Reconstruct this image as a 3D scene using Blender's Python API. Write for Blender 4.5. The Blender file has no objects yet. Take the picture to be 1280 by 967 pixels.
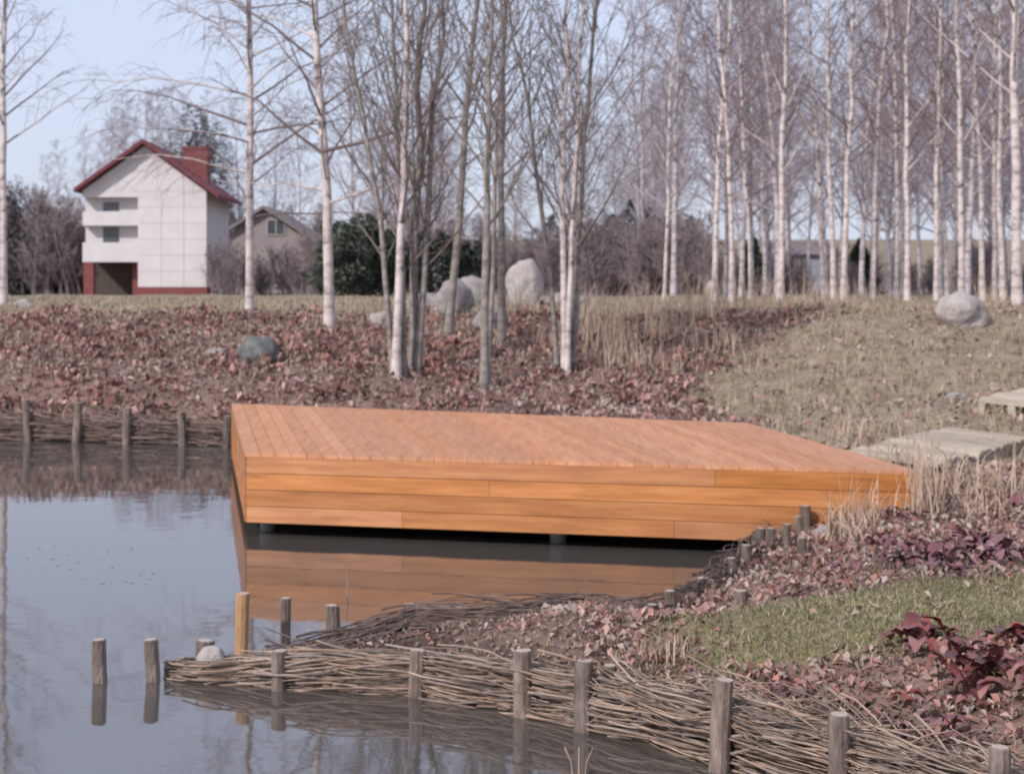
import bpy, math, random
import numpy as np
from mathutils import Vector
random.seed(7)
R = np.random.RandomState(11)
S = bpy.context.scene
H0 = 2.23; F = 2000.0

# ------------------------------------------------------------ camera
cam = bpy.data.cameras.new("camera"); co = bpy.data.objects.new("camera", cam)
S.collection.objects.link(co); S.camera = co
co.location = (0, 0, H0); co.rotation_euler = (math.radians(90), 0, 0)
cam.sensor_width = 36; cam.lens = 56.25; cam.shift_y = -0.1043
cam.clip_start = 0.1; cam.clip_end = 3000
cam.dof.use_dof = True; cam.dof.focus_distance = 4.3; cam.dof.aperture_fstop = 6.5

def W(px, py, z=0.0):
    D = F*(H0-z)/(py-350.0)
    return ((px-640)/F*D, D, z)
def XD(px, D): return (px-640)/F*D
def ZD(py, D): return H0-(py-350)/F*D

# ------------------------------------------------------------ light
az = math.radians(222); el = math.radians(36)
w = bpy.data.worlds.new("World"); S.world = w; w.use_nodes = True
nt = w.node_tree; bg = nt.nodes['Background']
sky = nt.nodes.new('ShaderNodeTexSky'); sky.sky_type = 'NISHITA'; sky.sun_disc = False
sky.sun_elevation = el; sky.sun_rotation = az; sky.air_density = 1.0; sky.dust_density = 1.5; sky.ozone_density = 2.0
# thin high haze over the blue
tcw = nt.nodes.new('ShaderNodeTexCoord'); nw = nt.nodes.new('ShaderNodeTexNoise'); nw.inputs['Scale'].default_value = 2.2; nw.inputs['Detail'].default_value = 5
mpw = nt.nodes.new('ShaderNodeMapping'); mpw.inputs['Scale'].default_value = (1,1,3)
nt.links.new(tcw.outputs['Generated'], mpw.inputs[0]); nt.links.new(mpw.outputs[0], nw.inputs['Vector'])
mrw = nt.nodes.new('ShaderNodeMapRange'); mrw.inputs[1].default_value=.3; mrw.inputs[2].default_value=.7; mrw.inputs[3].default_value=.66; mrw.inputs[4].default_value=.88
nt.links.new(nw.outputs[0], mrw.inputs[0])
mxw = nt.nodes.new('ShaderNodeMix'); mxw.data_type = 'RGBA'
nt.links.new(mrw.outputs[0], mxw.inputs[0]); nt.links.new(sky.outputs[0], mxw.inputs[6]); mxw.inputs[7].default_value = (4.8, 5.15, 6.5, 1)
nt.links.new(mxw.outputs[2], bg.inputs[0]); bg.inputs[1].default_value = 0.15
sl = bpy.data.lights.new("sun", 'SUN'); sl.energy = 3.5; sl.angle = math.radians(3); sl.color = (1, .935, .87)
so = bpy.data.objects.new("sun", sl); S.collection.objects.link(so)
sd = Vector((math.sin(az)*math.cos(el), math.cos(az)*math.cos(el), math.sin(el)))
so.rotation_euler = sd.to_track_quat('Z', 'Y').to_euler()
S.view_settings.view_transform = 'Standard'; S.view_settings.look = 'None'
S.view_settings.exposure = 0

# ------------------------------------------------------------ materials
def M(name, cols, scale=5, detail=6, rough=.85, bump=.3, bscale=None, stretch=(1,1,1), island=0.0, lo=.3, hi=.7, spec=.3, bdist=.02):
    m = bpy.data.materials.new(name); m.use_nodes = True
    t = m.node_tree; n = t.nodes; L = t.links; b = n['Principled BSDF']
    tc = n.new('ShaderNodeTexCoord'); mp = n.new('ShaderNodeMapping'); mp.inputs['Scale'].default_value = stretch
    L.new(tc.outputs['Object'], mp.inputs[0])
    nz = n.new('ShaderNodeTexNoise'); nz.inputs['Scale'].default_value = scale; nz.inputs['Detail'].default_value = detail
    nz.inputs['Roughness'].default_value = .65
    L.new(mp.outputs[0], nz.inputs['Vector'])
    cr = n.new('ShaderNodeValToRGB'); e = cr.color_ramp.elements
    k = len(cols)
    for i, c in enumerate(cols):
        p = lo+(hi-lo)*i/max(1, k-1)
        if i < 2: el_ = e[i]; el_.position = p
        else: el_ = e.new(p)
        el_.color = (*c, 1)
    L.new(nz.outputs[0], cr.inputs[0])
    out = cr.outputs[0]
    if island > 0:
        g = n.new('ShaderNodeNewGeometry'); mr = n.new('ShaderNodeMapRange')
        mr.inputs[3].default_value = 1-island; mr.inputs[4].default_value = 1+island
        L.new(g.outputs['Random Per Island'], mr.inputs[0])
        hs = n.new('ShaderNodeHueSaturation'); L.new(mr.outputs[0], hs.inputs['Value']); L.new(out, hs.inputs['Color'])
        m2 = n.new('ShaderNodeMapRange'); mu = n.new('ShaderNodeMath'); mu.operation = 'MULTIPLY'; mu.inputs[1].default_value = 7.3
        fr = n.new('ShaderNodeMath'); fr.operation = 'FRACT'
        L.new(g.outputs['Random Per Island'], mu.inputs[0]); L.new(mu.outputs[0], fr.inputs[0]); L.new(fr.outputs[0], m2.inputs[0])
        m2.inputs[3].default_value = 1-island*.6; m2.inputs[4].default_value = 1+island*.3
        L.new(m2.outputs[0], hs.inputs['Saturation'])
        out = hs.outputs[0]
    L.new(out, b.inputs['Base Color'])
    b.inputs['Roughness'].default_value = rough
    b.inputs['Specular IOR Level'].default_value = spec
    if bump > 0:
        nb = n.new('ShaderNodeTexNoise'); nb.inputs['Scale'].default_value = bscale or scale*3; nb.inputs['Detail'].default_value = 5
        L.new(mp.outputs[0], nb.inputs['Vector'])
        bp = n.new('ShaderNodeBump'); bp.inputs['Strength'].default_value = bump; bp.inputs['Distance'].default_value = bdist
        L.new(nb.outputs[0], bp.inputs['Height']); L.new(bp.outputs[0], b.inputs['Normal'])
    return m

m_birch = M("birch_bark", [(.62,.54,.52),(.47,.40,.385),(.12,.10,.095)], scale=1.1, detail=8, stretch=(2,2,4.5), lo=.45, hi=.64, bump=.2)
m_grey  = M("grey_bark", [(.12,.105,.095),(.24,.21,.19),(.38,.335,.31)], scale=3, stretch=(2,2,3), bump=.3)
m_twig  = M("birch_twigs", [(.16,.11,.11),(.24,.175,.17)], scale=2, bump=0)
m_twigg = M("grey_twigs", [(.15,.12,.11),(.25,.205,.185)], scale=2, bump=0)
m_ftwig = M("hazed_far_twigs", [(.29,.235,.265),(.39,.33,.365)], scale=.6, bump=0)  # distance haze painted in: paler and bluer than the near twigs
m_fbark = M("hazed_far_bark", [(.50,.46,.48),(.39,.35,.365),(.24,.21,.22)], scale=1.2, stretch=(2,2,4), lo=.42, hi=.62, bump=0)  # aerial haze baked into the bark colour, low contrast and slightly bluish
m_shrub = M("hazed_shrub_twigs", [(.20,.16,.17),(.29,.24,.245)], scale=.5, bump=0)  # lightened so the twig colour itself carries the haze
m_con   = M("conifer_needles", [(.07,.095,.07),(.125,.155,.11)], scale=.8, bump=0, island=.35)
m_conf  = M("hazed_far_needles", [(.10,.11,.115),(.16,.17,.165)], scale=.8, bump=0, island=.3)  # hazy grey tint stands in for air in front of distant evergreens
m_post  = M("post_bark", [(.08,.058,.048),(.16,.12,.10),(.27,.21,.18)], scale=9, stretch=(2,2,.6), bump=.7, bscale=25, island=.25)
m_cut   = M("cut_wood", [(.36,.29,.25),(.48,.40,.35)], scale=20, bump=.2)
m_fresh = M("peeled_post", [(.33,.18,.085),(.46,.28,.15)], scale=9, stretch=(2,2,.5), bump=.3)
m_rod   = M("willow_rods", [(.16,.11,.09),(.33,.24,.185)], scale=6, bump=0, island=.5)
m_rodd  = M("old_willow_rods", [(.11,.075,.065),(.22,.155,.13)], scale=6, bump=0, island=.45)
m_leafr = M("dry_red_leaves", [(.15,.075,.068),(.29,.15,.13),(.41,.255,.22)], scale=.9, bump=0, island=.5)
m_leafb = M("dry_brown_leaves", [(.25,.175,.15),(.40,.30,.255)], scale=1.1, bump=0, island=.4)
m_leafp = M("purple_leaves", [(.14,.058,.07),(.28,.135,.145)], scale=6, bump=0, island=.45, rough=.45)
m_leafd = M("deep_red_leaves", [(.14,.042,.042),(.28,.095,.085)], scale=8, bump=0, island=.45, rough=.45)
m_tan   = M("dry_grass", [(.28,.22,.15),(.43,.355,.255)], scale=1.5, bump=0, island=.3)
m_reed  = M("dry_reed", [(.38,.27,.20),(.52,.39,.30)], scale=1.5, bump=0, island=.3)
m_green = M("lawn_grass", [(.17,.16,.08),(.29,.26,.14)], scale=1.5, bump=0, island=.35)
m_rock  = M("granite", [(.19,.17,.165),(.31,.28,.27),(.42,.38,.37)], scale=3, bump=.8, bscale=9, bdist=.06)
m_rockd = M("dark_granite", [(.07,.075,.08),(.13,.135,.135),(.20,.20,.19)], scale=5, bump=.8, bscale=9, bdist=.06)
m_rockw = M("pale_granite", [(.29,.255,.245),(.45,.41,.39)], scale=4, bump=.8, bscale=9, bdist=.06)
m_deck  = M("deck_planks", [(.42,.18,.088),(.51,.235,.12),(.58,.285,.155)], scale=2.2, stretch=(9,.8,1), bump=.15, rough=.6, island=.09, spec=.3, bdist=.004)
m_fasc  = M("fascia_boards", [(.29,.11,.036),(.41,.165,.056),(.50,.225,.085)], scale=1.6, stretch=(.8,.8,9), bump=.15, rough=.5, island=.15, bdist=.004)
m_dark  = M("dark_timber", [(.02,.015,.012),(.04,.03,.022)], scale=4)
m_gar   = M("shaded_garage_interior", [(.07,.055,.05),(.11,.09,.085)], scale=4)  # shade inside the open ground floor is put into this dark colour
m_conc  = M("concrete", [(.10,.10,.10),(.18,.18,.175)], scale=8)
m_pal   = M("weathered_boards", [(.29,.24,.19),(.42,.35,.28),(.52,.44,.365)], scale=2.5, stretch=(6,1,1), bump=.3, island=.2)
m_white = M("white_render", [(.58,.55,.56),(.67,.64,.65)], scale=.8, bump=.1)
m_redr  = M("red_roof", [(.14,.035,.05),(.21,.06,.075)], scale=1.5, bump=.3)
m_redb  = M("red_brick_base", [(.17,.05,.055),(.25,.085,.085)], scale=4, bump=.4)
m_beige = M("beige_render", [(.25,.21,.21),(.32,.275,.27)], scale=.9)
m_joint = M("panel_joint", [(.45,.42,.42),(.5,.47,.47)], scale=.9)
m_broof = M("brown_roof", [(.18,.15,.155),(.25,.205,.21)], scale=1.2)
m_blue  = M("blue_grey_cladding", [(.25,.26,.32),(.32,.33,.40)], scale=1)
m_glass = M("window_glass", [(.06,.065,.075),(.10,.11,.13)], scale=1, rough=.1, bump=0, spec=.6)
m_fr    = M("window_frame", [(.40,.37,.36),(.5,.47,.46)], scale=3, bump=0)
m_deb   = M("floating_scum", [(.25,.23,.20),(.38,.36,.33)], scale=3, bump=0)

# ------------------------------------------------------------ mesh buffer
class Buf:
    def __init__(s): s.V=[]; s.Fq=[]; s.M=[]; s.n=0
    def add(s, V, Fc, mi=0):
        V=np.asarray(V,float).reshape(-1,3)
        s.V.append(V)
        for f in Fc: s.Fq.append([int(i)+s.n for i in f])
        s.M.extend([mi]*len(Fc)); s.n+=len(V)
    def addq(s, V, Fa, mi=0):
        s.V.append(V); s.Fq.extend((Fa+s.n).tolist()); s.M.extend([mi]*len(Fa)); s.n+=len(V)
_ring={}
def tube(b, P, r, sides=3, mi=0, cap=None):
    P=np.asarray(P,float); k=len(P); r=np.broadcast_to(np.asarray(r,float),(k,))
    t=P[-1]-P[0]; t=t/(np.linalg.norm(t)+1e-9)
    ref=np.array([1.,0,0]) if abs(t[2])>.7 else np.array([0,0,1.])
    a=np.cross(t,ref); a/=np.linalg.norm(a)+1e-9; c=np.cross(t,a)
    key=(k,sides)
    if key not in _ring:
        th=np.arange(sides)*2*math.pi/sides
        q=[[i*sides+j,i*sides+(j+1)%sides,(i+1)*sides+(j+1)%sides,(i+1)*sides+j] for i in range(k-1) for j in range(sides)]
        _ring[key]=(np.cos(th),np.sin(th),np.array(q))
    cs,sn,q=_ring[key]
    V=P[:,None,:]+r[:,None,None]*(cs[None,:,None]*a+sn[None,:,None]*c)
    n0=b.n
    b.addq(V.reshape(-1,3),q,mi)
    if cap is not None:
        b.Fq.append([n0+(k-1)*sides+j for j in range(sides)]); b.M.append(cap)
def box(b, x0,x1,y0,y1,z0,z1, mi=0):
    V=[(x,y,z) for z in (z0,z1) for y in (y0,y1) for x in (x0,x1)]
    b.add(V,[(0,2,3,1),(4,5,7,6),(0,1,5,4),(2,6,7,3),(0,4,6,2),(1,3,7,5)],mi)
def hexa(b, bot, top, mi=0):
    b.add(list(bot)+list(top),[(3,2,1,0),(4,5,6,7),(0,1,5,4),(1,2,6,5),(2,3,7,6),(3,0,4,7)],mi)
def prism(b, prof, y0, y1, mi=0):
    k=len(prof); V=[(x,y0,z) for x,z in prof]+[(x,y1,z) for x,z in prof]
    b.add(V,[tuple(range(k)),tuple(range(2*k-1,k-1,-1))]+[(i,i+k,(i+1)%k+k,(i+1)%k) for i in range(k)],mi)
def obj(b, name, mats, smooth=False, parent=None, loc=(0,0,0)):
    me=bpy.data.meshes.new(name)
    me.from_pydata(np.concatenate(b.V).tolist(),[],b.Fq)
    for m in mats: me.materials.append(m)
    me.polygons.foreach_set('material_index',b.M)
    if smooth: me.polygons.foreach_set('use_smooth',[True]*len(me.polygons))
    me.update()
    o=bpy.data.objects.new(name,me); S.collection.objects.link(o); o.location=loc
    if parent: o.parent=parent
    return o
def empty(name, loc=(0,0,0)):
    e=bpy.data.objects.new(name,None); S.collection.objects.link(e); e.location=loc; return e

# ------------------------------------------------------------ terrain
pond=[(-90,26),(-30,24),(-14,23.2),(-7.2,22.5),(-4.46,21.8),(-2,21.2),(0,19.8),(1.4,17.6),(1.9,15),(1.99,13.04),(1.68,12.12),
 (1.355,11.29),(1.03,10.42),(.80,10.02),(.615,10.2),(.10,10.1),(-.185,9.98),(-.64,9.95),(-1.03,9.55),(-1.50,9.2),(-1.96,8.99),
 (-1.26,8.71),(-.51,8.58),(.06,8.21),(.345,7.94),(.94,7.34),(1.38,6.81),(1.86,6.15),(2.26,5.25),(2.5,3.5),(1.5,2.2),(-10,1.5),(-90,0)]
def ss(a,b,x): t=np.clip((x-a)/(b-a),0,1); return t*t*(3-2*t)
def sdist(x,y):
    d=np.full(x.shape,1e9); ins=np.zeros(x.shape,bool); n=len(pond)
    for i in range(n):
        ax,ay=pond[i]; bx,by=pond[(i+1)%n]; ex,ey=bx-ax,by-ay
        t=np.clip(((x-ax)*ex+(y-ay)*ey)/(ex*ex+ey*ey),0,1)
        d=np.minimum(d,np.hypot(x-ax-t*ex,y-ay-t*ey))
        c=((ay>y)!=(by>y))&(x<(bx-ax)*(y-ay)/((by-ay) if by!=ay else 1e-9)+ax)
        ins^=c
    return np.where(ins,-d,d)
rr=np.random.RandomState(3)
WV=[(rr.uniform(0,6.28),rr.uniform(.6,1.7),rr.uniform(0,6.28)) for _ in range(14)]
def wn(x,y,f):
    s=0
    for a,k,p in WV: s=s+np.sin((x*math.cos(a)+y*math.sin(a))*f*k+p)
    return s/4.5
def height(x,y):
    x=np.asarray(x,float); y=np.asarray(y,float)
    s=sdist(x,y)
    base=np.interp(y,[-30,4,9,14,20,22.3,24,27,30,34,60,100,150,300,900],[.6,.36,.42,.45,.48,.45,.78,1.25,1.5,1.6,1.62,1.25,1.8,9,25])
    base=base+.33*ss(2.5,7.5,x)*ss(10,20,y)*(1-ss(27,34,y))
    e0=.17-.09*ss(.4,-.6,x)*(y<12)
    e=e0*ss(0,.12,s)+(base-e0)*ss(.1,1.6,s)
    e=e+np.where(s>0,ss(0,.6,s)*(.025*wn(x,y,2.2)+.015*wn(y,x,6)+.05*wn(x,y,1.0)*ss(15,22,y)),0)
    return np.where(s<0,np.maximum(-.7,s*1.2-.06),e)
def h1(x,y): return float(height(np.array([x]),np.array([y]))[0])
def ar(a,b,s): return list(np.arange(a,b,s))
gx=[-900,-600,-400,-280,-200,-150,-115,-90,-75,-62,-50]+ar(-42,-12,.8)+ar(-12,-3,.15)+ar(-3,5,.06)+ar(5,12,.15)+ar(12,42,.8)+[45,50,60,75,95,120,160,220,300,420,600,900]
gy=[-60,-40,-25]+ar(-18,4,1)+ar(4,14,.06)+ar(14,34,.13)+ar(34,50,.5)+ar(50,150,4)+[150,165,185,210,240,270,300,350,420,520,700,900]
GX,GY=np.meshgrid(np.array(gx),np.array(gy)); GZ=height(GX,GY)
ny,nx=GX.shape; idx=np.arange(nx*ny).reshape(ny,nx)
quads=np.stack([idx[:-1,:-1],idx[:-1,1:],idx[1:,1:],idx[1:,:-1]],-1).reshape(-1,4)
gb=Buf(); gb.addq(np.stack([GX,GY,GZ],-1).reshape(-1,3),quads,0)
def zones(x,y):
    n=.35*wn(x,y,1.3)
    green=ss(.5,1.1,x)*(1-ss(.75,1.25,np.abs(y-8.55-.1*x+.3*n)/(.38+.16*x)))*(y<11)
    edge=np.where(y<22,2.0,2.0+(y-22)*.5)
    tan=np.maximum(ss(-.4,1.0,x-edge+n*2.2)*ss(13.2,15.0,y+n), ss(30,33,y+3*n))
    fargreen=ss(33,37,y)*.5
    return np.clip(green,0,1),np.clip(tan,0,1),np.clip(fargreen,0,1)
m=bpy.data.materials.new("ground_mat"); m.use_nodes=True
t=m.node_tree; n=t.nodes; L=t.links; b=n['Principled BSDF']; b.inputs['Roughness'].default_value=.95; b.inputs['Specular IOR Level'].default_value=.1
at=n.new('ShaderNodeAttribute'); at.attribute_name='zone'; sp=n.new('ShaderNodeSeparateColor'); L.new(at.outputs['Color'],sp.inputs[0])
tc=n.new('ShaderNodeTexCoord')
def nramp(sc,cols,lo=.3,hi=.7):
    z=n.new('ShaderNodeTexNoise'); z.inputs['Scale'].default_value=sc; z.inputs['Detail'].default_value=8; z.inputs['Roughness'].default_value=.7
    L.new(tc.outputs['Object'],z.inputs['Vector']); c=n.new('ShaderNodeValToRGB'); e=c.color_ramp.elements
    for i,cc in enumerate(cols):
        p=lo+(hi-lo)*i/(len(cols)-1); q=e[i] if i<2 else e.new(p); q.position=p; q.color=(*cc,1)
    L.new(z.outputs[0],c.inputs[0]); return c.outputs[0]
def mix(f,a,b2):
    x=n.new('ShaderNodeMix'); x.data_type='RGBA'; L.new(f,x.inputs[0]); L.new(a,x.inputs[6]); L.new(b2,x.inputs[7]); return x.outputs[2]
leaf=nramp(3.5,[(.10,.065,.055),(.21,.135,.115),(.29,.205,.17)])
grn=nramp(4,[(.14,.12,.065),(.21,.18,.10),(.28,.235,.155)])
tan=nramp(2.2,[(.16,.115,.085),(.28,.22,.16),(.36,.295,.22)])
fgr=nramp(.3,[(.21,.18,.12),(.31,.26,.18)])
mud=nramp(6,[(.035,.027,.022),(.08,.06,.048)])
o_=mix(sp.outputs[1],leaf,tan); o_=mix(sp.outputs[2],o_,fgr); o_=mix(sp.outputs[0],o_,grn)
ge=n.new('ShaderNodeNewGeometry'); sx=n.new('ShaderNodeSeparateXYZ'); L.new(ge.outputs['Position'],sx.inputs[0])
mr=n.new('ShaderNodeMapRange'); mr.inputs[1].default_value=.12; mr.inputs[2].default_value=.27; mr.inputs[3].default_value=1; mr.inputs[4].default_value=0
L.new(sx.outputs[2],mr.inputs[0]); o_=mix(mr.outputs[0],o_,mud)
L.new(o_,b.inputs['Base Color'])
bz=n.new('ShaderNodeTexNoise'); bz.inputs['Scale'].default_value=9; bz.inputs['Detail'].default_value=8; L.new(tc.outputs['Object'],bz.inputs['Vector'])
bp=n.new('ShaderNodeBump'); bp.inputs['Strength'].default_value=1; bp.inputs['Distance'].default_value=.07; L.new(bz.outputs[0],bp.inputs['Height']); L.new(bp.outputs[0],b.inputs['Normal'])
ground=obj(gb,"ground",[m],smooth=True)
g_,t_,f_=zones(GX.ravel(),GY.ravel())
ca=ground.data.color_attributes.new('zone','FLOAT_COLOR','POINT')
ca.data.foreach_set('color',np.stack([g_,t_,f_,np.ones_like(g_)],-1).astype(np.float32).ravel())

# water
wb=Buf(); wb.add([(-95,-1,0),(4,-1,0),(4,27,0),(-95,27,0)],[(0,1,2,3)])
m=bpy.data.materials.new("pond_water_mat"); m.use_nodes=True; t=m.node_tree; n=t.nodes; L=t.links
n.remove(n['Principled BSDF']); mo=n['Material Output']
df=n.new('ShaderNodeBsdfDiffuse'); df.inputs[0].default_value=(.08,.072,.065,1)
gl=n.new('ShaderNodeBsdfGlossy'); gl.inputs[0].default_value=(.97,.96,.97,1); gl.inputs['Roughness'].default_value=.035
fr=n.new('ShaderNodeFresnel'); fr.inputs[0].default_value=3.2
tc=n.new('ShaderNodeTexCoord'); nz=n.new('ShaderNodeTexNoise'); nz.inputs['Scale'].default_value=2.5; nz.inputs['Detail'].default_value=3
L.new(tc.outputs['Object'],nz.inputs['Vector'])
bp=n.new('ShaderNodeBump'); bp.inputs['Strength'].default_value=.25; bp.inputs['Distance'].default_value=.006; L.new(nz.outputs[0],bp.inputs['Height'])
L.new(bp.outputs[0],gl.inputs['Normal'])
ms=n.new('ShaderNodeMixShader'); L.new(fr.outputs[0],ms.inputs[0]); L.new(df.outputs[0],ms.inputs[1]); L.new(gl.outputs[0],ms.inputs[2]); L.new(ms.outputs[0],mo.inputs[0])
obj(wb,"pond_water",[m])

# ------------------------------------------------------------ dock
FL=np.array(W(310,566,.72)); FR=np.array(W(1145,588,.72)); BL=np.array(W(292,504,.72)); BR=np.array(W(930,528,.72))
dock=empty("wooden_dock")
db=Buf(); N=40; g=.0025
def lerp(a,b,t): return a+(b-a)*t
fo=(FL-BL)/np.linalg.norm(FL-BL)*.03
ex=(FR-FL)/np.linalg.norm(FR-FL)*.03
for i in range(N):
    t0=i/N; t1=(i+1)/N
    a=lerp(FL-ex,FR+ex,t0)+fo; b_=lerp(FL-ex,FR+ex,t1)+fo; c=lerp(BL-ex,BR+ex,t1); d=lerp(BL-ex,BR+ex,t0)
    u=(b_-a)/np.linalg.norm(b_-a)*g; dz=random.uniform(-.0015,.0015)
    q=[a+u,b_-u,c-u,d+u]
    hexa(db,[p+np.array([0,0,-.03]) for p in q],[p+np.array([0,0,dz]) for p in q])
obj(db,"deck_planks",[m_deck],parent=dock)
fb=Buf()
def facing(A,B,joints):
    d=(B-A)/np.linalg.norm(B-A); nrm=np.array([d[1],-d[0],0])*.028
    zt=.688; hgt=.138
    for r in range(4):
        z1=zt-r*(hgt+.005); z0=z1-hgt; js=[0]+joints[r]+[1]
        for k in range(len(js)-1):
            a=lerp(A,B,js[k])+d*(.0015 if k else 0); b_=lerp(A,B,js[k+1])-d*(.0015)
            q=[a+nrm,b_+nrm,b_,a]
            hexa(fb,[(p[0],p[1],z0) for p in q],[(p[0],p[1],z1) for p in q])
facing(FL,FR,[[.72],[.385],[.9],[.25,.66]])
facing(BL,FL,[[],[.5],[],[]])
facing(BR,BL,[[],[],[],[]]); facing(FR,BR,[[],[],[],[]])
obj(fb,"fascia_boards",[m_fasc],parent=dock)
jb=Buf()
for i in range(9):
    t=(i+.5)/9; a=lerp(lerp(FL,FR,.02),lerp(BL,BR,.02),t); b_=lerp(lerp(FL,FR,.98),lerp(BL,BR,.98),t)
    o2=np.array([0,.04,0])
    q=[a-o2,b_-o2,b_+o2,a+o2]; hexa(jb,[(p[0],p[1],.16) for p in q],[(p[0],p[1],.68) for p in q])
obj(jb,"joists",[m_dark],parent=dock)
pb=Buf()
for s_ in (.035,.5,.96):
    for t in (.06,.5,.94):
        p=lerp(lerp(FL,FR,s_),lerp(BL,BR,s_),t); tube(pb,[(p[0],p[1],-.6),(p[0],p[1],.3)],.07,12)
obj(pb,"support_piers",[m_conc],parent=dock,smooth=True)

# ------------------------------------------------------------ posts and wattle fences
def post(b,x,y,z0,z1,r,lean=(0,0)):
    k=6; zz=np.linspace(z0,z1,k); P=np.stack([x+lean[0]*(zz-max(z0,0))+R.normal(0,.003,k),y+lean[1]*(zz-max(z0,0)),zz],-1)
    rad=r*(1+R.normal(0,.04,k)); rad[0]*=1.05
    P=np.vstack([P,P[-1]+[R.normal(0,.004),0,.006]]); rad=np.append(rad,r*.82)
    tube(b,P,rad,10,0,cap=1)
for (px,tp,bs,r,mt) in [(125,800,852,.040,0),(191,800,850,.040,0),(302,742,822,.04,1),(357,748,808,.034,0),(416,757,802,.042,0)]:
    x,y,_=W(px,bs); b=Buf(); post(b,0,0,-.6,ZD(tp,y),r,lean=(R.uniform(-.05,.05),0))
    obj(b,"wooden_post",[m_fresh if mt else m_post,m_cut],smooth=False,loc=(x,y,0))

def path_at(pts):
    P=np.array(pts,float); seg=np.hypot(*(P[1:]-P[:-1]).T); cum=np.r_[0,np.cumsum(seg)]
    def f(s):
        x=np.interp(s,cum,P[:,0]); y=np.interp(s,cum,P[:,1])
        x2=np.interp(s+.05,cum,P[:,0]); y2=np.interp(s+.05,cum,P[:,1]); x1=np.interp(s-.05,cum,P[:,0]); y1=np.interp(s-.05,cum,P[:,1])
        tx,ty=x2-x1,y2-y1; l=np.hypot(tx,ty)+1e-9
        return x,y,-ty/l,tx/l
    return f,cum[-1]
def rods(b,pts,N,zlo,zhi,thick,wid=lambda s:0.0,hf=lambda s:1.0,rad=(.003,.008),per=.5,messy=.03,lens=(.6,2.0),mi=0,zmax=9,off0=0):
    f,Lt=path_at(pts)
    for i in range(N):
        ln=R.uniform(*lens); s0=R.uniform(-.12,Lt-.25); s1=min(s0+ln,Lt+.15)
        k=max(4,int((s1-s0)/.1)); s=np.linspace(s0,s1,k)
        x,y,nx_,ny_=f(s)
        sm=(s0+s1)/2; zz=R.uniform(0,1); slope=R.normal(0,messy)
        off=off0+R.choice([-1,1])*.035*np.sin(math.pi*s/per)+R.uniform(-thick,thick)+wid(sm)*R.uniform(0,1)+R.normal(0,.006,k)+R.normal(0,.12)*(s-sm)*messy*8
        z=(zlo+(zhi-zlo)*zz)*hf(s)+slope*(s-sm)*1.5+.01*np.sin(s*9+i)
        z=np.clip(z,-.03,zmax+.02*zz)
        P=np.stack([x+nx_*off,y+ny_*off,z],-1)
        r0=R.uniform(*rad); tube(b,P,np.linspace(r0,r0*.45,k),4,mi)
near=[(-1.95,8.97),(-1.26,8.74),(-.51,8.60),(.06,8.24),(.345,7.97),(.94,7.37),(1.38,6.84),(1.86,6.2),(2.3,5.3)]
fe=empty("wattle_fence")
b=Buf()
rods(b,near,1000,0.0,.24,.035,wid=lambda s:.06 if s<2.9 else .16,hf=lambda s:np.interp(s,[0,.35,.9,2,3,4.5],[.12,.4,.78,.92,1.05,1.2]),messy=.03)
rods(b,near[4:],600,0.10,.27,.03,wid=lambda s:.36,messy=.2,lens=(.3,.9),zmax=.36)
rods(b,near[:5],260,0.05,.2,.03,wid=lambda s:.3,hf=lambda s:np.interp(s,[0,.8],[.2,.85]),messy=.06,lens=(.3,1.1),zmax=.23)
obj(b,"woven_rods",[m_rod],parent=fe)
b=Buf()
for (px,tp,bs,r) in [(350,812,860,.042),(521,812,868,.047),(655,812,892,.052),(727,825,911,.046),(762,830,902,.036),(897,848,960,.048),(1045,890,1005,.045),(1245,932,1075,.04)]:
    x,y,_=W(px,bs); post(b,x,y-.03,-.5,ZD(tp,y),r,lean=(R.uniform(-.05,.08),R.uniform(-.05,.05)))
obj(b,"posts",[m_post,m_cut],parent=fe)
second=[(-1.45,9.4),(-1.03,9.72),(-.64,10.02),(-.185,10.0),(.10,10.12),(.615,10.22),(.80,10.05),(1.03,10.45),(1.355,11.3),(1.68,12.15),(1.99,13.0),(2.25,12.95)]
fe=empty("wattle_fence"); b=Buf()
rods(b,second,600,0.04,.22,.03,wid=lambda s:-.16,hf=lambda s:np.interp(s,[0,1.2],[.3,1]),messy=.05,lens=(.5,1.5),off0=-.02)
rods(b,second[:6],170,0.13,.24,.03,wid=lambda s:-.7,hf=lambda s:np.interp(s,[0,1.2],[.5,1]),messy=.06,lens=(.3,.9),off0=-.1,rad=(.002,.005))
obj(b,"woven_rods",[m_rodd],parent=fe)
b=Buf()
for (px,tp,bs,r,z) in [(514,755,784,.042,0),(603,768,793,.042,0),(659,760,788,.04,0),(800,772,806,.032,.1),(815,755,785,.035,.1),(838,738,776,.036,.1),(878,722,745,.045,.1),(915,697,724,.036,.1),
    (930,681,710,.04,.15),(930,738,760,.04,.25),(948,660,694,.04,.1),(962,660,690,.035,.15),(983,655,680,.035,.2),(995,645,668,.04,.2),(1008,632,660,.045,.25),(1021,628,648,.04,.3),(1003,672,690,.035,.25),(255,800,838,.05,.0)]:
    x,y,_=W(px,bs,z); post(b,x,y-.02,-.4 if z<.05 else 0,ZD(tp,y),r,lean=(R.uniform(-.08,.08)+(-.35 if px==800 else 0),0))
obj(b,"posts",[m_post,m_cut],parent=fe)
far=[(-20,23.3),(-14,23.05),(-7.2,22.35),(-4.46,21.65),(-3.2,21.3),(-2,21.0)]
fe=empty("wattle_fence"); b=Buf()
rods(b,far,520,0.02,.36,.04,per=.8,messy=.05,rad=(.007,.013),lens=(.8,2.5))
obj(b,"woven_rods",[m_rodd],parent=fe)
b=Buf()
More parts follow.
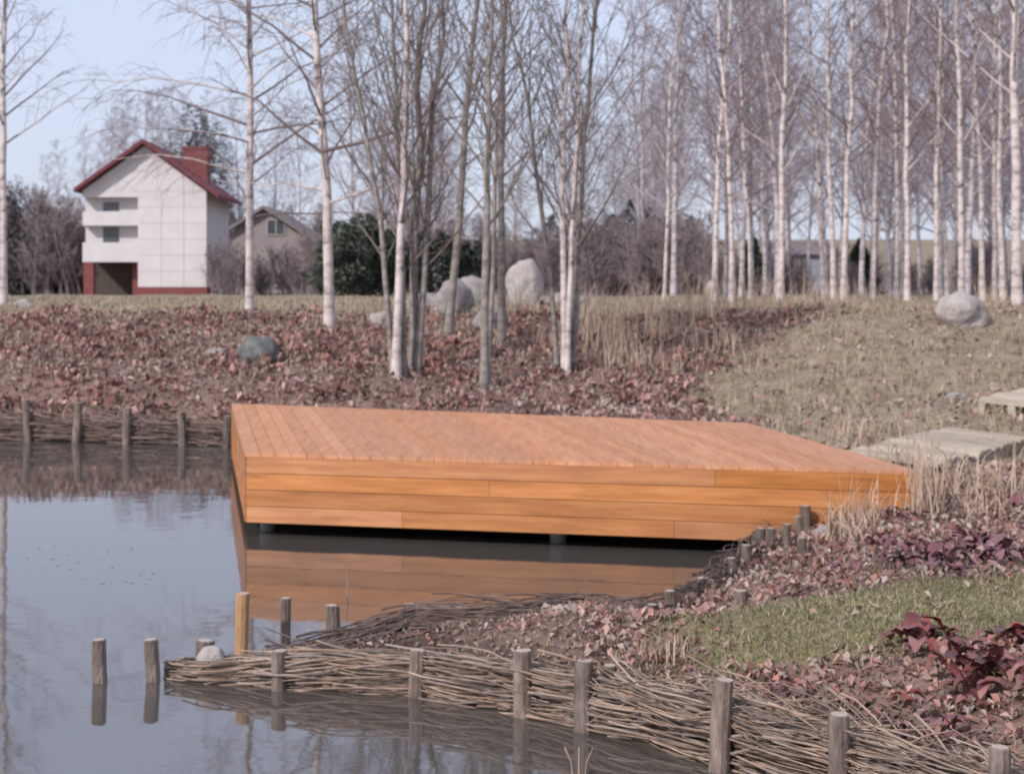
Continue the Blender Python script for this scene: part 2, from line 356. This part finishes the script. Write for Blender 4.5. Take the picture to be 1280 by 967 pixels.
for px,tp in [(35,500),(95,503),(158,510),(228,515),(283,520),(-25,500),(-85,498)]:
    y=22.3-.0033*(px); x=XD(px,y); yy=np.interp(x,[p[0] for p in far],[p[1] for p in far])-.09
    post(b,XD(px,yy),yy,-.4,ZD(tp,yy),.055,lean=(R.uniform(-.08,.08),0))
obj(b,"posts",[m_post,m_cut],parent=fe)

# ------------------------------------------------------------ walkway of boards to the right of dock
def boardwalk(name,cx,cy,Lx,Wy,n_,rot,tilt):
    b=Buf()
    for i in range(n_):
        x0=-Lx/2+i*Lx/n_; j=random.uniform(-.01,.01)
        box(b,x0+.022+j,x0+Lx/n_-.022+j,-Wy/2+random.uniform(-.05,.05),Wy/2+random.uniform(-.05,.05),.08+j*.2,.108+j*.2)
    for yy in (-Wy*.4,0,Wy*.4): box(b,-Lx/2,Lx/2,yy-.04,yy+.04,-.08,.075)
    o=obj(b,name,[m_pal],loc=(cx,cy,h1(cx,cy)+.03)); o.rotation_euler=(tilt[0],tilt[1],rot); return o
boardwalk("wooden_pallet_walkway",4.15,15.5,2.1,.95,14,math.radians(48),(.05,-.045))
boardwalk("wooden_pallet_walkway",6.35,19.1,1.8,.9,10,math.radians(48),(.05,-.06))

# ------------------------------------------------------------ trees
def grow(b,rng,base,H,r0,lean=(0,0),nb=40,lo=.25,spread=.28,up=(30,60),droop=.0,tw=8,tl=4,rt=.006,curve=(0,0),sides=8,mt=0,mw=1,wob=.12):
    K=16; s=np.linspace(0,1,K); z=s*H
    wx=np.cumsum(rng.normal(0,wob/ K**.5*.6,K)); wy=np.cumsum(rng.normal(0,wob/K**.5*.6,K)); wx-=wx[0]; wy-=wy[0]
    P=np.stack([base[0]+lean[0]*z+curve[0]*H*s*s+wx*s,base[1]+lean[1]*z+curve[1]*H*s*s+wy*s,base[2]+z],-1)
    rad=r0*(1-s)**.9+.010; rad[0]*=1.25
    tube(b,P,rad,sides,mt)
    for i in range(nb):
        t=lo+(1-lo)*(i+rng.rand())/nb; t=min(t,.985)
        p0=np.array([np.interp(t,s,P[:,k]) for k in range(3)])
        az_=i*2.4+rng.uniform(-.6,.6); e=math.radians(rng.uniform(*up)+12*t)
        Lb=H*(spread*(1-t)**.7+.035)*rng.uniform(.6,1.15)
        d=np.array([math.cos(az_)*math.cos(e),math.sin(az_)*math.cos(e),math.sin(e)])
        q=np.linspace(0,1,6)[:,None]
        B=p0+Lb*(q*d+q*q*np.array([0,0,.18-droop]))+rng.normal(0,.025*Lb,(6,3))*q
        rb=max(rt*1.3,np.interp(t,s,rad)*rng.uniform(.28,.45))
        tube(b,B,np.linspace(rb,rt,6),4,mt if rb>.022 and rng.rand()<.5 else mw)
        for j in range(tw):
            u=.2+.8*(j+rng.rand())/tw; u=min(u,1)
            b0=np.array([np.interp(u,q[:,0],B[:,k]) for k in range(3)])
            rv=rng.normal(0,1,3); rv-=rv.dot(d)*d; rv/=np.linalg.norm(rv)+1e-9
            d2=d*.75+rv*.65+np.array([0,0,.15]); d2/=np.linalg.norm(d2)
            L2=Lb*rng.uniform(.22,.42)*(1.15-.5*u)+.15
            qq=np.linspace(0,1,4)[:,None]
            T=b0+L2*(qq*d2+qq*qq*np.array([0,0,-droop*1.2]))+rng.normal(0,.03*L2,(4,3))*qq
            tube(b,T,np.linspace(rt,rt*.6,4),3,mw)
            for k2 in range(tl):
                v=.25+.75*(k2+rng.rand())/tl; v=min(v,1); c0=np.array([np.interp(v,qq[:,0],T[:,k]) for k in range(3)])
                rv=rng.normal(0,1,3); d3=d2*.7+rv*.45; d3/=np.linalg.norm(d3); L3=L2*rng.uniform(.3,.6)
                q3=np.array([[0],[.5],[1.]]); tube(b,c0+L3*(q3*d3+q3*q3*np.array([0,0,-droop*2])),[rt*.7,rt*.55,rt*.35],3,mw)

rng=np.random.RandomState(5)
def tree_at(name,px,D,stems,mats,**kw):
    x=XD(px,D); b=Buf()
    for st in stems:
        k=dict(kw); k.update(st); dx=k.pop('dx',0); dy=k.pop('dy',0); grow(b,rng,(dx,dy,0),**k)
    return obj(b,name,mats,smooth=True,loc=(x,D,h1(x,D)-.08))
Bm=[m_birch,m_twig]
tree_at("alder_tree",495,24,[dict(H=8.6,r0=.062,lean=(.02,0),nb=26,mt=2),dict(dx=.24,dy=.4,H=8.5,r0=.07,lean=(.01,0),nb=26),dict(dx=-.05,dy=.2,H=7.5,r0=.04,lean=(-.07,0),curve=(-.02,0),nb=22),
   dict(dx=.30,dy=.3,H=8,r0=.05,lean=(.055,.02),nb=22),dict(dx=.12,dy=.1,H=8,r0=.04,lean=(-.03,.03),nb=20)],[m_grey,m_twigg,m_birch],lo=.2,spread=.24,up=(40,66),tw=6,tl=4,rt=.0055,wob=.35)
tree_at("young_ash_tree",605,23.2,[dict(H=7.8,r0=.058,lean=(.012,0),nb=28),dict(dx=.04,dy=.2,H=7.5,r0=.032,lean=(.055,0.02),nb=16)],[m_grey,m_twigg],lo=.30,spread=.30,up=(38,64),tw=6,tl=4,rt=.005,wob=.3)
tree_at("young_ash_tree",706,24,[dict(H=8,r0=.046,lean=(-.005,0),nb=20,mt=2),dict(dx=.1,dy=.1,H=8,r0=.045,lean=(.065,0),nb=22),dict(dx=.03,dy=-.1,H=8,r0=.035,lean=(.035,0.02),nb=20,mt=2),
   dict(dx=-.1,dy=.2,H=7,r0=.035,lean=(-.06,0),curve=(-.02,0),nb=18)],[m_grey,m_twigg,m_birch],lo=.22,spread=.28,up=(38,64),tw=6,tl=4,rt=.0055,wob=.35)
tree_at("birch_tree",560,27.5,[dict(H=10,r0=.065,lean=(.075,0),nb=30)],[m_grey,m_twig],lo=.3,spread=.22,tw=6,tl=4,droop=.1,wob=.3)
tree_at("birch_tree",627,26.5,[dict(H=9,r0=.06,lean=(.0,0),nb=30)],[m_grey,m_twig],lo=.3,spread=.22,tw=6,tl=4,droop=.1,wob=.3)
tree_at("birch_tree",412,28,[dict(H=12,r0=.085,lean=(-.02,0),curve=(.0,0),nb=48)],Bm,lo=.18,spread=.28,droop=.25,up=(5,48),tw=8,tl=5,wob=.45,rt=.0055)
tree_at("birch_tree",312,31,[dict(H=12.5,r0=.075,lean=(.0,0),nb=56)],Bm,lo=.16,spread=.31,droop=.3,up=(5,42),tw=8,tl=5,rt=.0055,wob=.4)
tree_at("birch_tree",4,40,[dict(H=13,r0=.09,lean=(.01,0),nb=40)],Bm,lo=.3,spread=.22,droop=.2,up=(25,55),tw=7,tl=4,rt=.006,wob=.4)
for px,D,r,H in [(830,50,.05,12),(893,47,.08,14),(915,46,.075,14),(938,50,.05,13),(975,44,.085,14),(1030,50,.06,14),(1042,47,.08,15),(1054,45,.08,14),(1090,46,.08,15),(1120,50,.07,14),(1134,44,.075,13),
      (1170,45,.075,14),(1184,49,.06,14),(1202,43,.085,15),(1228,46,.08,14),(1243,50,.07,14),(1254,44,.075,14),(1272,31,.095,14),(1310,40,.09,14),(1350,36,.09,14),(-60,45,.1,13)]:
    tree_at("birch_tree",px,D,[dict(H=H,r0=r,lean=(rng.uniform(-.035,.035),rng.uniform(-.03,.03)),curve=(rng.uniform(-.03,.03),0),nb=34)],Bm,lo=.26,spread=.20,droop=.12,up=(25,58),tw=6,tl=4,rt=.006,wob=.7)

# instanced woodland
vars_=[]
for i in range(6):
    b=Buf(); r2=np.random.RandomState(50+i)
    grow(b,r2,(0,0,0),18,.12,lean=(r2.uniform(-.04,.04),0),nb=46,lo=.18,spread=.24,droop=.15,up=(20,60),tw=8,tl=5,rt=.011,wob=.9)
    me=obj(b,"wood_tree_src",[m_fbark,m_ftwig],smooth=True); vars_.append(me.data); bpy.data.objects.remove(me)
wood=empty("distant_birch_woodland")
r3=np.random.RandomState(8)
def inst(data,x,y,s,parent,nm,sz=None):
    o=bpy.data.objects.new(nm,data); S.collection.objects.link(o); o.location=(x,y,h1(x,y)-.1); o.rotation_euler=(0,0,r3.uniform(0,6.28)); o.scale=(s,s,sz or s); o.parent=parent
for i in range(64):
    D=r3.uniform(60,130); px=r3.uniform(800,1420)
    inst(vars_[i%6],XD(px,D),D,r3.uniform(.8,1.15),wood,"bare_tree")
for i in range(26):
    D=r3.uniform(85,140); px=r3.uniform(430,840)
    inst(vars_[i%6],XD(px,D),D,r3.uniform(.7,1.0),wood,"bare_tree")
for px,D,s in [(150,130,.86),(170,136,.92),(185,133,.9),(205,125,.88),(225,135,.9),(262,128,.87),(300,125,.87),(340,128,.84),(375,124,.84),(105,140,.76),(60,130,.6),(80,135,.68),(128,150,.92),(20,125,.5),(140,120,.7),(122,133,.76),(160,126,.84),(195,140,.95)]:
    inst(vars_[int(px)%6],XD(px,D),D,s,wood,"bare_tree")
# shrubs
sv=[]
for i in range(4):
    b=Buf(); r2=np.random.RandomState(90+i)
    for k in range(16):
        a_=r2.uniform(0,6.28); l_=r2.uniform(.05,.45)
        grow(b,r2,(r2.normal(0,.35),r2.normal(0,.35),0),r2.uniform(2.0,3.6),.03,lean=(l_*math.cos(a_),l_*math.sin(a_)),nb=11,lo=.1,spread=.34,up=(20,60),tw=5,tl=3,rt=.012,sides=4,mt=0,mw=0)
    me=obj(b,"s",[m_shrub]); sv.append(me.data); bpy.data.objects.remove(me)
shr=empty("distant_shrubs")
for i in range(44):
    D=r3.uniform(64,110); px=r3.uniform(880,1400)
    inst(sv[i%4],XD(px,D),D,r3.uniform(.4,.9),shr,"bare_shrub")
for i in range(18):
    D=r3.uniform(66,90); px=r3.uniform(700,880); inst(sv[i%4],XD(px,D),D,r3.uniform(.7,1.15),shr,"bare_shrub")
for i in range(28):
    D=r3.uniform(122,140); px=r3.uniform(-60,620); inst(sv[i%4],XD(px,D),D,r3.uniform(1.2,2.1),shr,"bare_shrub")
for i in range(10):
    D=r3.uniform(100,118); px=r3.uniform(560,740); inst(sv[i%4],XD(px,D),D,r3.uniform(1.0,1.5),shr,"bare_shrub")
for i in range(22):
    D=r3.uniform(93,106); px=r3.uniform(-80,98); inst(sv[i%4],XD(px,D),D,r3.uniform(1.0,1.9),shr,"bare_shrub")
for px,D,s in [(275,88,1.0),(300,92,.8),(330,95,.7),(375,90,.9),(395,84,1.1),(360,100,.9),(285,80,.5)]: inst(sv[px%4],XD(px,D),D,s,shr,"bare_shrub")

# conifers
def conifer(name,px,D,H,rad,mat,n=5000,round_=False):
    x=XD(px,D); b=Buf(); tube(b,[(0,0,0),(0,0,H*.9)],[.12,.02],6,1)
    u=rng.rand(n)**.8; a_=rng.uniform(0,6.28,n); t=u
    ph=rng.uniform(0,6,4)
    lump=.72+.16*np.sin(a_*2+ph[0]+t*5)+.14*np.sin(a_*3+ph[1]-t*9)+.1*np.sin(t*17+ph[2])
    prof=(1-t)**.7*lump if not round_ else np.sqrt(np.clip(1-(1.7*t-.7)**2,0,1))*lump
    rr_=rad*prof*np.sqrt(rng.uniform(.2,1,n))
    c=np.stack([rr_*np.cos(a_),rr_*np.sin(a_),.15+t*H*.97*(.9+.1*np.sin(a_*2+ph[3]))],-1)
    sc=max(1,rad*.45)
    dr=np.stack([np.cos(a_),np.sin(a_),rng.uniform(-.6,.5,n)],-1)*rng.uniform(.10,.28,n)[:,None]*sc
    sd_=np.stack([-np.sin(a_),np.cos(a_),rng.uniform(-.5,.5,n)],-1)*rng.uniform(.03,.07,n)[:,None]*sc
    V=np.stack([c-sd_,c+sd_,c+dr+sd_*.3,c+dr-sd_*.3],1).reshape(-1,3)
    b.addq(V,np.arange(4*n).reshape(n,4),0)
    return obj(b,name,[mat,m_grey],loc=(x,D,h1(x,D)-.1))
for px,D,H,r in [(425,66,3.2,1.5),(455,68,3.6,1.8),(487,70,2.9,1.5),(540,72,3.0,1.6),(590,74,2.6,1.5)]: conifer("spruce_tree",px,D,H,r,m_con,round_=True)
conifer("spruce_tree",1075,72,2.6,1.4,m_con); conifer("spruce_tree",940,80,3.0,1.7,m_con)
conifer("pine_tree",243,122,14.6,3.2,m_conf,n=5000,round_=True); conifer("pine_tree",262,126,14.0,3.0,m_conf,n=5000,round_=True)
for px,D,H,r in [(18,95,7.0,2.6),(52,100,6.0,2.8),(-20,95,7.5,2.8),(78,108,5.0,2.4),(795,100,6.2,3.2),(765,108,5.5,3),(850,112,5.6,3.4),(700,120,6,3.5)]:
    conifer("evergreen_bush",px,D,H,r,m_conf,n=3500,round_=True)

# ------------------------------------------------------------ houses
hx=XD(103,90); hz=h1(hx,90)
he=empty("white_house",(hx,90,hz-.05)); he.rotation_euler=(0,0,math.radians(2))
Wd=6.93; ea=6.0; ap=8.55; xm=3.46
b=Buf()
prism(b,[(3.1,0.6),(Wd,.6),(Wd,ea),(xm,ap),(3.1,ap-.27)],0,9)
prism(b,[(.02,2.1),(3.1,2.1),(3.1,ap-.28),(.02,ea)],.7,8.98)
prism(b,[(0.0,5.65),(3.1,5.65),(3.1,ap-.28),(0.0,ea)],0.04,.7)
box(b,.0,3.1,.02,.7,2.0,2.2); box(b,.0,3.1,.02,.7,4.05,4.22)
box(b,.0,3.1,.03,.15,2.2,3.1); box(b,.0,3.1,.03,.15,4.22,4.85)
obj(b,"walls",[m_white],parent=he)
b=Buf(); box(b,.0,3.1,3,9,0,2.1); obj(b,"garage_recess",[m_gar],parent=he)
b=Buf(); box(b,3.08,Wd+.03,-.04,8.98,-.2,.6); box(b,.05,.6,.05,.6,0,2.0); box(b,2.6,3.08,1.0,1.3,0,2.0); obj(b,"brick_base",[m_redb],parent=he)
b=Buf()
for z_ in (1.5,2.4,3.3,4.2,5.1,6.0): box(b,3.12,Wd-.02,-.012,-.002,z_,z_+.02)
for x_ in (4.4,5.65): box(b,x_,x_+.02,-.014,-.003,.62,6.2)
obj(b,"panel_joints",[m_joint],parent=he)
b=Buf()
prism(b,[(-.35,ea-.10),(xm,ap+.10),(xm,ap+.34),(-.35,ea+.12)],-.6,9.5)
prism(b,[(Wd+.75,ea-.42),(Wd+.75,ea-.2),(xm+.002,ap+.34),(xm+.002,ap+.10)],-.6,9.5)
obj(b,"roof",[m_redr],parent=he)
b=Buf(); box(b,5.1,6.5,3,4.4,6.2,8.6); box(b,5.04,6.56,2.94,4.46,8.6,8.75); obj(b,"chimney",[m_redb],parent=he)
b=Buf(); box(b,1.0,1.9,.67,.705,2.25,4.0); box(b,1.0,1.9,.67,.705,4.3,5.4); obj(b,"balcony_doors",[m_glass],parent=he)

def gable_house(name,px0,px1,D,eave,apex,Lg,wm,rm,wins=(),front=True):
    x0=XD(px0,D); w_=XD(px1,D)-x0; z=h1(x0+w_/2,D)-.3; e=empty(name,(x0,D,z)); ea=ZD(eave,D)-z; ap=ZD(apex,D)-z
    b=Buf()
    if front: prism(b,[(0,0),(w_,0),(w_,ea),(w_/2,ap),(0,ea)],0,Lg)
    else: box(b,0,w_,0,Lg,0,ea)
    obj(b,"walls",[wm],parent=e); b=Buf()
    if front:
        prism(b,[(-.5,ea-.25),(w_/2,ap+.05),(w_/2,ap+.28),(-.5,ea)],-.5,Lg+.5)
        prism(b,[(w_+.5,ea-.25),(w_+.5,ea),(w_/2+.002,ap+.28),(w_/2+.002,ap+.05)],-.5,Lg+.5)
    else:
        b.add([(-.4,-.4,ea),(w_+.4,-.4,ea),(w_+.4,Lg/2,ap),(-.4,Lg/2,ap),(-.4,Lg+.4,ea),(w_+.4,Lg+.4,ea)],[(0,1,2,3),(3,2,5,4),(0,3,4),(1,5,2),(0,4,5,1)])
    obj(b,"roof",[rm],parent=e)
    b=Buf(); b2=Buf()
    for (a,c,wz,hz_) in wins:
        box(b,a*w_,c*w_,-.05,-.002,wz,wz+hz_); mx=(a+c)/2*w_
        box(b2,a*w_-.06,a*w_,-.08,-.003,wz-.06,wz+hz_+.06); box(b2,c*w_,c*w_+.06,-.08,-.003,wz-.06,wz+hz_+.06); box(b2,a*w_,c*w_,-.08,-.003,wz-.06,wz); box(b2,a*w_,c*w_,-.08,-.003,wz+hz_,wz+hz_+.06); box(b2,mx-.03,mx+.03,-.08,-.052,wz,wz+hz_)
    if wins: obj(b,"windows",[m_glass],parent=e); obj(b2,"window_frames",[m_fr],parent=e)
gable_house("beige_house",272,388,108,300,262,9,m_beige,m_broof,[(.54,.72,4.3,.95)])
gable_house("blue_grey_house",982,1042,118,318,300,8,m_blue,m_broof,[(.3,.5,1.6,1.1)],front=False)
gable_house("low_brown_house",815,886,120,342,318,8,m_beige,m_broof,[(.3,.45,1,1)],front=False)

# ------------------------------------------------------------ boulders
from mathutils import noise as mn
import bmesh
def boulder(px,D,wpx,hpx,mat,seed,dy=.8,z=None):
    bm=bmesh.new(); bmesh.ops.create_icosphere(bm,subdivisions=4,radius=1)
    x=XD(px,D); wr=wpx/F*D/2; hr=hpx/F*D
    for v in bm.verts:
        p=v.co.copy(); q=p*.9+Vector((seed*7,seed*3,0)); d=1+.34*mn.noise(q)+.16*mn.noise(q*2.3)+.05*mn.noise(q*6)
        v.co=Vector((p.x*d*wr,p.y*d*wr*dy,(p.z*d*.62+.4)*hr))
    me=bpy.data.meshes.new("boulder"); bm.to_mesh(me); bm.free(); me.materials.append(mat)
    for p in me.polygons: p.use_smooth=True
    o=bpy.data.objects.new("boulder",me); S.collection.objects.link(o); o.location=(x,D,(h1(x,D)-.04) if z is None else z); return o
boulder(567,31,48,50,m_rock,1); boulder(656,42,46,56,m_rockw,2); boulder(612,28.5,46,30,m_rock,3); boulder(478,28.5,30,24,m_rockw,4)
boulder(324,24.8,54,38,m_rockd,5); boulder(1202,26.5,58,42,m_rockw,6); boulder(30,36,26,13,m_rockw,7); boulder(890,58,18,24,m_rockw,8)
boulder(540,36,40,20,m_rock,9); boulder(705,42,56,16,m_rock,10); boulder(1055,15.2,14,20,m_rock,12); boulder(1027,12.4,26,18,m_rock,13); boulder(590,38,50,40,m_rock,14)
boulder(262,8.98,34,28,m_rockw,15,z=.05); boulder(1090,7.3,16,12,m_rock,16); boulder(520,26,24,12,m_rock,17); boulder(580,25,18,8,m_rockw,18); boulder(1195,21,24,14,m_rock,19); boulder(270,26,26,10,m_rock,20)

# ------------------------------------------------------------ scatter
def leaves(b,x,y,z,size,rng,mi=0,flat=.5):
    n=len(x); a_=rng.uniform(0,6.28,n); e=rng.normal(0,flat,n); s=size*rng.uniform(.5,1.3,n)
    d=np.stack([np.cos(a_)*np.cos(e),np.sin(a_)*np.cos(e),np.abs(np.sin(e))],-1); r_=rng.normal(0,flat,n)
    sdv=np.stack([-np.sin(a_)*np.cos(r_),np.cos(a_)*np.cos(r_),np.sin(r_)],-1)
    c=np.stack([x,y,z+.01],-1); k=s[:,None]
    V=np.stack([c,c+d*k*.5+sdv*k*.32+[0,0,.01],c+d*k,c+d*k*.5-sdv*k*.32+[0,0,.01]],1).reshape(-1,3)
    I=np.arange(n)*4; T=np.stack([np.stack([I,I+1,I+2],-1),np.stack([I,I+2,I+3],-1)],1).reshape(-1,3)
    b.addq(V,T,mi)
def region(n,x0,x1,y0,y1,cond,rng):
    x=rng.uniform(x0,x1,n); y=rng.uniform(y0,y1,n); s=sdist(x,y); g1,t1,f1=zones(x,y); k=cond(x,y,s,g1,t1,rng.rand(n)); x=x[k]; y=y[k]; return x,y,height(x,y)
r4=np.random.RandomState(77)
lb=Buf()
x,y,z=region(52000,-13,10,14,33,lambda x,y,s,g,t,u:(s>.1)&(u>t*.93)&(wn(x,y,2.6)>r4.normal(-.35,.5,len(x))),r4); leaves(lb,x,y,z,.10,r4,flat=.6)
cx=r4.uniform(-12,6,330); cy=r4.uniform(22.0,31,330); k=(sdist(cx,cy)>.3)&(zones(cx,cy)[1]<.4)&((cy<27)|(r4.rand(330)<.5)); cx=cx[k]; cy=cy[k]
xx=np.repeat(cx,38)+r4.normal(0,.17,len(cx)*38); yy=np.repeat(cy,38)+r4.normal(0,.17,len(cx)*38)
hh=np.repeat(r4.uniform(.04,.2,len(cx)),38)*r4.rand(len(xx)); leaves(lb,xx,yy,height(xx,yy)+hh,.12,r4,flat=.8)
x,y,z=region(24000,.4,6,7.2,15,lambda x,y,s,g,t,u:(s>.15)&(u>g*1.1)&(u>t)&(wn(x,y,4)>r4.normal(-.3,.5,len(x))),r4); leaves(lb,x,y,z,.06,r4,flat=.6)
x,y,z=region(7000,-.2,4,5,8.5,lambda x,y,s,g,t,u:(s>.35)&(u>g*1.1),r4); leaves(lb,x,y,z,.055,r4,flat=.6)
x,y,z=region(1500,-1.6,1.2,8,10.2,lambda x,y,s,g,t,u:(s>.15),r4); leaves(lb,x,y,z,.045,r4,flat=.5)
obj(lb,"leaf_litter",[m_leafr])
lb=Buf()
x,y,z=region(26000,-13,10,14,33,lambda x,y,s,g,t,u:(s>.1)&(u>t*.6),r4); leaves(lb,x,y,z+.02,.09,r4,flat=.6)
x,y,z=region(11000,.2,6,5,15,lambda x,y,s,g,t,u:(s>.15)&(u>g*.9),r4); leaves(lb,x,y,z+.01,.05,r4,flat=.6)
x,y,z=region(1500,-1.6,.6,8,10.2,lambda x,y,s,g,t,u:(s>.1),r4); leaves(lb,x,y,z,.04,r4,flat=.5)
obj(lb,"brown_leaf_litter",[m_leafb])

def blades(b,x,y,z,h,rng,lean=.5,wd=.006,mi=0):
    n=len(x); a_=rng.uniform(0,6.28,n); l=np.abs(rng.normal(0,lean,n)); hh=h*rng.uniform(.5,1.3,n); th=rng.uniform(0,6.28,n)
    c=np.stack([x,y,z-.01],-1); wv=np.stack([np.cos(th),np.sin(th),0*th],-1)*wd
    mid=c+np.stack([np.cos(a_)*l*hh*.35,np.sin(a_)*l*hh*.35,hh*.6],-1); tip=c+np.stack([np.cos(a_)*l*hh,np.sin(a_)*l*hh,hh*(1-.25*np.minimum(l,2))],-1)
    V=np.stack([c-wv,c+wv,mid+wv*.8,mid-wv*.8,tip],1).reshape(-1,3); I=np.arange(n)*5
    n0=b.n; b.addq(V,np.stack([I,I+1,I+2,I+3],-1),mi); b.Fq.extend((np.stack([I+3,I+2,I+4],-1)+n0).tolist()); b.M.extend([mi]*n)
gbf=Buf()
x,y,z=region(52000,.5,4.5,7.2,10.6,lambda x,y,s,g,t,u:(s>.15)&(u<g)&(wn(x,y,5)>r4.normal(-.9,.5,len(x))),r4); blades(gbf,x,y,z,.04,r4,lean=.9,wd=.004)
x,y,z=region(3000,-.6,4.5,5.5,11,lambda x,y,s,g,t,u:(s>.2),r4); blades(gbf,x,y,z,.06,r4,lean=1,wd=.004)
obj(gbf,"lawn_grass",[m_green])
tb=Buf()
x,y,z=region(34000,2,14,13,33,lambda x,y,s,g,t,u:(s>.2)&(u<t)&(wn(y,x,2.2)>r4.normal(-.1,.5,len(x))),r4); blades(tb,x,y,z,.085,r4,lean=1.5,wd=.007)
cx=r4.uniform(2.5,11,260); cy=r4.uniform(13.5,31,260); k=zones(cx,cy)[1]>.5; cx=cx[k]; cy=cy[k]
xx=np.repeat(cx,22)+r4.normal(0,.09,len(cx)*22); yy=np.repeat(cy,22)+r4.normal(0,.09,len(cx)*22); blades(tb,xx,yy,height(xx,yy),.2,r4,lean=.7,wd=.006)
x,y,z=region(16000,-22,26,31,52,lambda x,y,s,g,t,u:u<t,r4); blades(tb,x,y,z,.13,r4,lean=.9,wd=.014)
x,y,z=region(11000,-.5,4.5,5.5,15,lambda x,y,s,g,t,u:(s>.1),r4); blades(tb,x,y,z,.06,r4,lean=1.4,wd=.0035)
x,y,z=region(7000,-13,6,22,33,lambda x,y,s,g,t,u:(s>.1),r4); blades(tb,x,y,z,.22,r4,lean=1.0,wd=.007)
obj(tb,"dry_grass",[m_tan])
def tuft(px,D,n_,h,sp,lean=.3,wd=.006,mat=None,zoff=0):
    x=XD(px,D); b=Buf(); xs=r4.normal(0,sp,n_); ys=r4.normal(0,sp,n_); blades(b,xs,ys,0*xs,h,r4,lean=lean,wd=wd)
    return obj(b,"dry_reed_tuft",[mat or m_reed],loc=(x,D,h1(x,D)+zoff))
tuft(1068,12.3,44,.42,.09,.5,.005); tuft(1095,12.35,34,.36,.08,.6,.005); tuft(1158,12.2,50,.62,.08,.25,.005); tuft(1148,12.5,28,.8,.06,.15,.004); tuft(1190,13.5,50,.45,.2,.6)
tuft(830,8.4,120,.14,.07,.7,.004); tuft(1060,11.9,60,.26,.1,.8); tuft(1240,13.2,50,.4,.2,.6); tuft(1100,14.6,40,.4,.15,.5); tuft(1060,17.2,50,.35,.2,.6); tuft(1215,12.0,50,.3,.2,.8)
for px,D,h in [(745,27,.9),(760,26.5,.7),(870,29,.9),(885,30,1.0),(820,27,.7),(720,29,.8),(930,31,.9),(960,30,.7),(800,31,.9),(1010,31,.8),(770,24.5,.5),(690,26,.5),(1050,32,.7),(905,26,.5),(740,26,.8),(860,26,.5),(650,30,.6),(800,24.5,.5),(840,24,.4),(1090,31,.6),(1240,30,.6)]:
    tuft(px,D,55,h,.22,.35,.007)
def broadleaf(b,rng,c,az_,L_,wid,elev):
    k=6; s=np.linspace(0,1,k); w_=wid*np.sin(np.pi*np.clip(s*.85+.12,0,1))**.8; w_[0]=wid*.12
    el_=elev-1.3*s; ds=L_/k; xr=np.cumsum(np.cos(el_)*ds); zr=np.cumsum(np.sin(el_)*ds)
    dx,dy=math.cos(az_),math.sin(az_); V=[]
    for i in range(k):
        p=np.array([c[0]+dx*xr[i],c[1]+dy*xr[i],c[2]+zr[i]])
        sdv=np.array([-dy,dx,0])*w_[i]
        V+= [p+sdv+[0,0,w_[i]*.5+rng.normal(0,.006)],p,p-sdv+[0,0,w_[i]*.5+rng.normal(0,.006)]]
    Fq=[(i*3+j,i*3+j+1,i*3+j+4,i*3+j+3) for i in range(k-1) for j in range(2)]
    b.add(V,Fq)
def bergenia(px,py,z,n_,size,spread,mat):
    x,y,_=W(px,py,z); b=Buf(); zz=h1(x,y)
    for i in range(n_):
        c=(r4.normal(0,spread),r4.normal(0,spread),r4.uniform(0,.05)); broadleaf(b,r4,c,r4.uniform(0,6.28),size*r4.uniform(.6,1.3),size*.3*r4.uniform(.6,1.2),r4.uniform(.3,1.45))
    obj(b,"bergenia_plant",[mat],smooth=True,loc=(x,y,zz-.01))
for px,py,n_,s_,sp in [(1170,705,45,.15,.14),(1215,690,45,.15,.14),(1240,700,24,.14,.1),(1100,680,18,.09,.1),(1060,700,14,.08,.09),(1130,650,14,.09,.12),(1270,640,18,.11,.12),(1000,735,14,.07,.08)]:
    bergenia(px,py,.42,n_,s_,sp,m_leafp)
for px,py,n_,s_,sp in [(1150,812,30,.14,.06),(1185,832,16,.13,.08),(1255,850,44,.15,.12),(1275,815,30,.15,.08),(1215,862,18,.11,.09),(1120,850,8,.08,.06)]:
    bergenia(px,py,.38,n_,s_,sp,m_leafd)
for px,py,n_,s_,sp in [(1000,850,14,.07,.1),(1060,868,16,.08,.1),(1130,880,16,.08,.1),(940,842,12,.06,.08),(1180,890,20,.09,.1)]:
    bergenia(px,py,.33,n_,s_,sp,m_leafp)
b=Buf()
x,y,_=W(433,745); tube(b,[(x,y,-.1),(x+.01,y,.09),(x,y,.19)],[.006,.005,.003],4)
for i in range(3):
    x,y,_=W(720+i*4,975); tube(b,[(x,y,-.1),(x+.02*(i-1),y,.08),(x+.05*(i-1),y,.15)],[.006,.005,.004],4)
obj(b,"pond_twig",[m_rod])
b=Buf()
for i in range(45):
    px=r4.uniform(10,200); py=r4.uniform(680,730); x,y,_=W(px,py); x+=r4.normal(0,.1); s_=r4.uniform(.005,.014)
    k=6; th=np.arange(k)*6.283/k; b.add(np.stack([x+s_*np.cos(th)*r4.uniform(.7,1.8,k),y+s_*1.3*np.sin(th),np.full(k,.004)],-1),[tuple(range(k))])
obj(b,"floating_debris",[m_deb])
